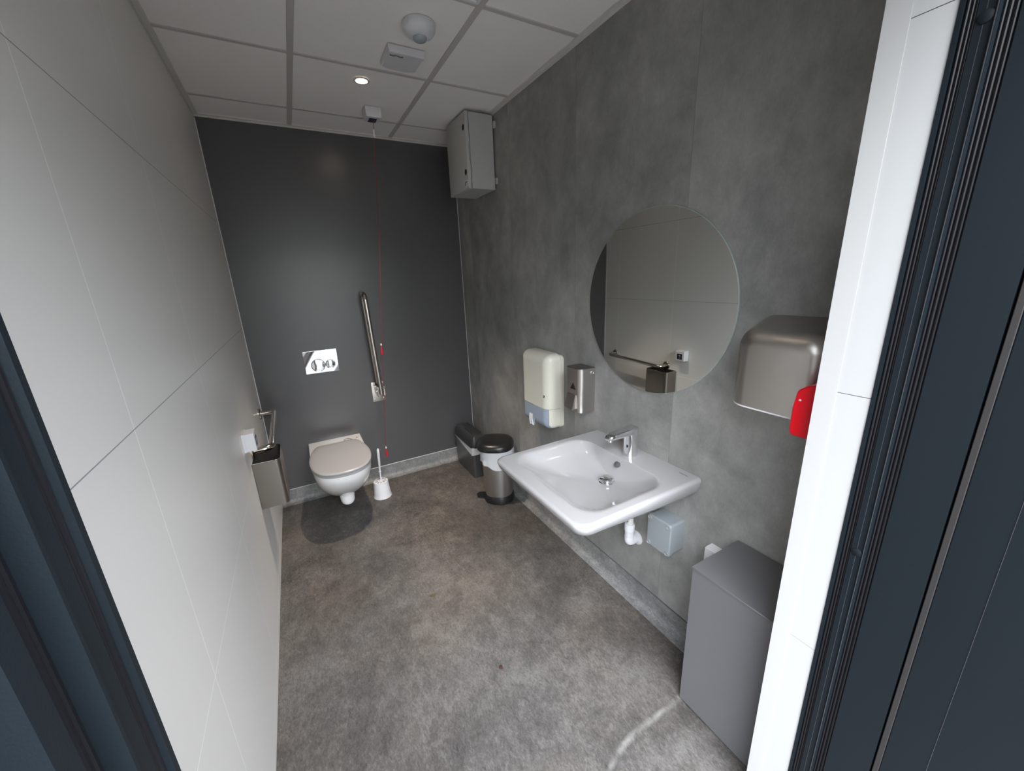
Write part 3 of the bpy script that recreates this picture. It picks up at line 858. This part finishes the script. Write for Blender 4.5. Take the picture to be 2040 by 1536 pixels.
# ------------------------------------------------------------------ electrical cabinet, high in the corner
ec = thing('electrical_cabinet', 'grey steel electrical cabinet high on the wall near the ceiling', 'electrical cabinet', (W, 2.5, 2.25))
EY0, EY1, EZ0, EZ1 = 2.345, 2.648, 2.052, 2.455
b = B(); box(b, 1.366, W - .008, EY0, EY1, EZ0, EZ1, .002, 1); obj('cabinet_body', b, M['cab'], ec)
b = B(); box(b, 1.3635, 1.3665, EY0 + .0015, EY1 - .002, EZ0 + .002, EZ1 - .002); obj('door_gasket', b, M['black'], ec)
b = B(); box(b, 1.342, 1.364, EY0 - .001, EY1 + .001, EZ0 - .001, EZ1 + .001, .003, 2); dr = obj('cabinet_door', b, M['cab'], ec)
b = B(); box(b, 1.357, 1.3672, EY0 - .0025, EY0 + .002, 2.20, 2.285, .0008, 1); obj('door_latch', b, M['grey'], dr)
for zz in (2.378, 2.143):
    b = B(); lathe(b, (1.342, EY0 + .028, zz), [(.0185, .002), (.0185, -.001), (.0165, -.0014), (.016, .0), (.0005, .0002)], 'x', 24); o = obj('lock_rim', b, M['cab'], dr)
    b = B(); lathe(b, (1.3412, EY0 + .028, zz), [(.0160, .0008), (.0160, -.0008), (.0003, -.0010)], 'x', 24); obj('lock_core', b, M['black'], o)
b = B(); box(b, 1.3406, 1.342, EY0 + .006, EY0 + .052, EZ0 + .012, EZ0 + .050); lb = obj('label_plate', b, M['white'], dr)
b = B(); box(b, 1.3400, 1.3412, EY0 + .036, EY0 + .046, EZ0 + .018, EZ0 + .042); box(b, 1.3400, 1.3412, EY0 + .014, EY0 + .030, EZ0 + .034, EZ0 + .040); box(b, 1.3400, 1.3412, EY0 + .012, EY0 + .018, EZ0 + .022, EZ0 + .028)
obj('label_print', b, M['print_'], lb)
for yy in (EY0 - .022, EY1 + .004):
    for zz in (EZ0 + .030, EZ1 - .070):
        b = B(); rbox(b, 'x', W, W - .009, yy, yy + .020, zz, zz + .036, .006, .002); obj('mounting_lug', b, M['cab'], ec)

# ------------------------------------------------------------------ ceiling devices
md = thing('motion_detector', 'white domed motion detector on the ceiling', 'motion detector', (.900, 1.722, H))
b = B(); lathe(b, (.900, 1.722, H), [(.061, .002), (.0625, -.004), (.0625, -.012), (.059, -.022), (.051, -.032), (.039, -.039), (.027, -.042)], 'z', 48); obj('housing', b, M['white'], md, 60)
b = B(); lathe(b, (.900, 1.722, H - .041), [(.0275, .002), (.0268, -.003), (.023, -.009), (.014, -.0135), (.004, -.015)], 'z', 36); obj('lens', b, M['lens'], md, 60)

sn = thing('ceiling_sounder', 'flat pale grey alarm sounder on the ceiling beside the dome detector', 'alarm sounder', (.895, 1.965, H))
def sounder_loop(z, ins):
    pts = []
    x0, x1, y0, y1 = .820 + ins, .975 - ins, 1.888 + ins, 2.040 - ins
    for i in range(9): 
        t = i / 8; pts.append((x0 + (x1 - x0) * t, y0 + .010 * (1 - (2 * t - 1) ** 2) * 0))
    for i in range(13):
        t = i / 12; pts.append((x1 - (x1 - x0) * t - 0, y1 + .016 * (1 - (2 * t - 1) ** 2)))
    out = []
    for x, y in pts:
        s = (y - 1.888) / .15
        out.append(V((x, y, z + (.018 * max(0, min(1, s)) if z < H - .02 else 0))))
    return out
b = B(); loft(b, [sounder_loop(H, .0), sounder_loop(H - .006, 0.0), sounder_loop(H - .017, .001), sounder_loop(H - .020, .005)]); obj('cover', b, M['sounder'], sn, 30)
b = B(); box(b, .821, .974, 1.889, 1.916, H - .027, H - .006, .005, 3); obj('front_lip', b, M['sounder'], sn)
b = B()
tube(b, catmull([V((.838 + .05 * t, 1.930 + .004 * math.sin(9 * t), H - .0203)) for t in (0, .2, .4, .6, .8, 1)], 4), .0022, 6)
for t in (.0, 1.0): cyl(b, (.838 + .05 * t, 1.929, H - .0215), (.838 + .05 * t, 1.929, H - .018), .0035, n=10)
obj('printed_mark', b, M['print_'], sn)

dl = thing('recessed_downlight', 'small round recessed ceiling spotlight, lit warm white', 'ceiling light', (.774, 2.257, H))
b = B(); lathe(b, (.774, 2.257, H), [(.038, .002), (.038, -.0015), (.034, -.003), (.027, -.002), (.026, .003)], 'z', 40); obj('trim_ring', b, M['white'], dl)
b = B(); lathe(b, (.774, 2.257, H), [(.026, .003), (.0255, -.0016), (.0003, -.002)], 'z', 36); obj('bulb', b, M['lamp'], dl)

cv = thing('ceiling_vent', 'pale square ceiling vent just showing at the top edge of the view', 'vent', (.77, 1.23, H))
b = B(); loft(b, [[V((x, y, z)) for x, y in rr(.486 + i, 1.0545 - i, .944 + i, 1.5145 - i, .004)] for z, i in ((H + .004, 0), (H - .006, 0), (H - .008, .002), (H - .008, .012), (H - .004, .014))]); obj('vent_frame', b, M['white'], cv)
for k in range(9):
    b = B(); box(b, .51, 1.03, .975 + k * .060, .999 + k * .060, H - .0065, H - .0035, .001, 1); obj('slat', b, M['sounder'], cv)

# ------------------------------------------------------------------ litter on the floor
b = B()
lp = [V((.682 + dx, 1.609 + dy, .0012 + dz)) for dx, dy, dz in ((-.022, .006, 0), (-.010, .011, .003), (.004, .006, .002), (.018, .012, .0), (.006, -.002, .003), (-.004, -.011, .0), (-.008, .000, .002))]
loft(b, [lp, [p + V((0, 0, .0008)) for p in lp]])
tag(obj('dry_leaf', b, M['leaf']), 'small dry brown leaf scrap in the middle of the floor', 'leaf')
b = B(); loft(b, [[V((.798 + r * (1 + .3 * math.sin(5 * a)) * math.cos(a), 1.105 + r * 1.3 * math.sin(a), z)) for a in [2 * PI * i / 12 for i in range(12)]] for z, r in ((0, .006), (.002, .008), (.004, .005))])
tag(obj('floor_crumb', b, M['crumb']), 'dark reddish crumb lying alone on the front part of the floor', 'crumb')

# ------------------------------------------------------------------ outside, seen only in reflections
b = B(); box(b, -14, 14, -22, .10, -.12, -.02); obj('ground_outside', b, M['paving'], structure=True)
b = B(); box(b, -10, 11, -12.5, -9.5, -.02, 2.6); fb = obj('building_outside', b, M['render_'], structure=True)
b = B(); box(b, -10.2, 11.2, -9.6, -9.3, 2.6, 3.3); obj('roof_fascia', b, M['fascia'], fb, structure=True)
# outer skin of the building this room belongs to
b = B(); box(b, -5, XL - .03, .02, .19, -.02, 3.0); box(b, XR + .07, 5, .02, .19, -.02, 3.0); box(b, XL - .03, XR + .07, .02, .19, DH + .02, 3.0)
obj('wall_outside', b, M['frame'], structure=True)
b = B(); box(b, -5, 5, .02, 3.3, 3.0, 3.1); obj('roof_outside', b, M['frame'], structure=True)

# ------------------------------------------------------------------ light
w = bpy.data.worlds.new('overcast'); SC.world = w; w.use_nodes = True
nt = w.node_tree; n = NB(nt); bg = nt.nodes['Background']
tc = n.node('ShaderNodeTexCoord'); sp_ = n.node('ShaderNodeSeparateXYZ'); n.link(tc.outputs['Generated'], sp_.inputs[0])
c = n.ramp(n.math('MAXIMUM', sp_.outputs[2], 0.0), [(0.0, (0.13, 0.135, 0.14)), (0.25, (0.28, 0.295, 0.31)), (0.65, (0.74, 0.78, 0.84)), (1.0, (0.91, 0.95, 1.0))])
# extra sky brightness straight out from the doorway, added to lift left and back walls
dv = n.node('ShaderNodeVectorMath', operation='DOT_PRODUCT'); n.link(tc.outputs['Generated'], dv.inputs[0]); dv.inputs[1].default_value = V((.05, -.80, .60)).normalized()
g_ = n.math('POWER', n.math('MAXIMUM', dv.outputs['Value'], 0.0), 3.0)
g_ = n.math('MULTIPLY_ADD', g_, 1.25, 0.62)
vm = n.node('ShaderNodeVectorMath', operation='SCALE'); n.link(c, vm.inputs[0]); n.link(g_, vm.inputs['Scale'])
n.link(vm.outputs[0], bg.inputs['Color']); bg.inputs['Strength'].default_value = 18.5

def spot(name, loc, power, col, ang, blend=.6, r=.03):
    l = bpy.data.lights.new(name, 'SPOT'); l.energy = power; l.color = col; l.spot_size = math.radians(ang); l.spot_blend = blend; l.shadow_soft_size = r
    o = bpy.data.objects.new(name, l); COL.objects.link(o); o.location = loc
    return o
spot('downlight_beam', (.774, 2.257, H - .012), 150, (1.0, 0.84, 0.68), 62, 1.0, .022)
spot('downlight_beam_near_door', (.774, .93, H - .012), 15, (1.0, 0.80, 0.60), 75, 1.0)

# ------------------------------------------------------------------ camera
f, yaw, pitch, roll = 771.4818, 0.4991, -0.2762, -0.0415
cyw, sy = math.cos(yaw), math.sin(yaw)
fw = V((sy * math.cos(pitch), cyw * math.cos(pitch), math.sin(pitch)))
r0 = V((cyw, -sy, 0)); u0 = r0.cross(fw)
R_ = math.cos(roll) * r0 + math.sin(roll) * u0
U_ = -math.sin(roll) * r0 + math.cos(roll) * u0
cam = bpy.data.cameras.new('camera'); co = bpy.data.objects.new('camera', cam); COL.objects.link(co)
mxw = Matrix((R_, U_, -fw)).transposed().to_4x4(); mxw.translation = V((0.3015, 0.0, 1.5367))
co.matrix_world = mxw
cam.sensor_fit = 'HORIZONTAL'; cam.sensor_width = 36; cam.lens = f * 36 / 2040
cam.clip_start = 0.01; cam.clip_end = 100
SC.camera = co

SC.view_settings.view_transform = 'Standard'; SC.view_settings.look = 'None'
SC.view_settings.exposure = 0.13; SC.view_settings.gamma = 1.0
SC.view_settings.use_curve_mapping = False
SC.cycles.use_denoising = True
SC.cycles.max_bounces = 10; SC.cycles.diffuse_bounces = 6; SC.cycles.glossy_bounces = 5
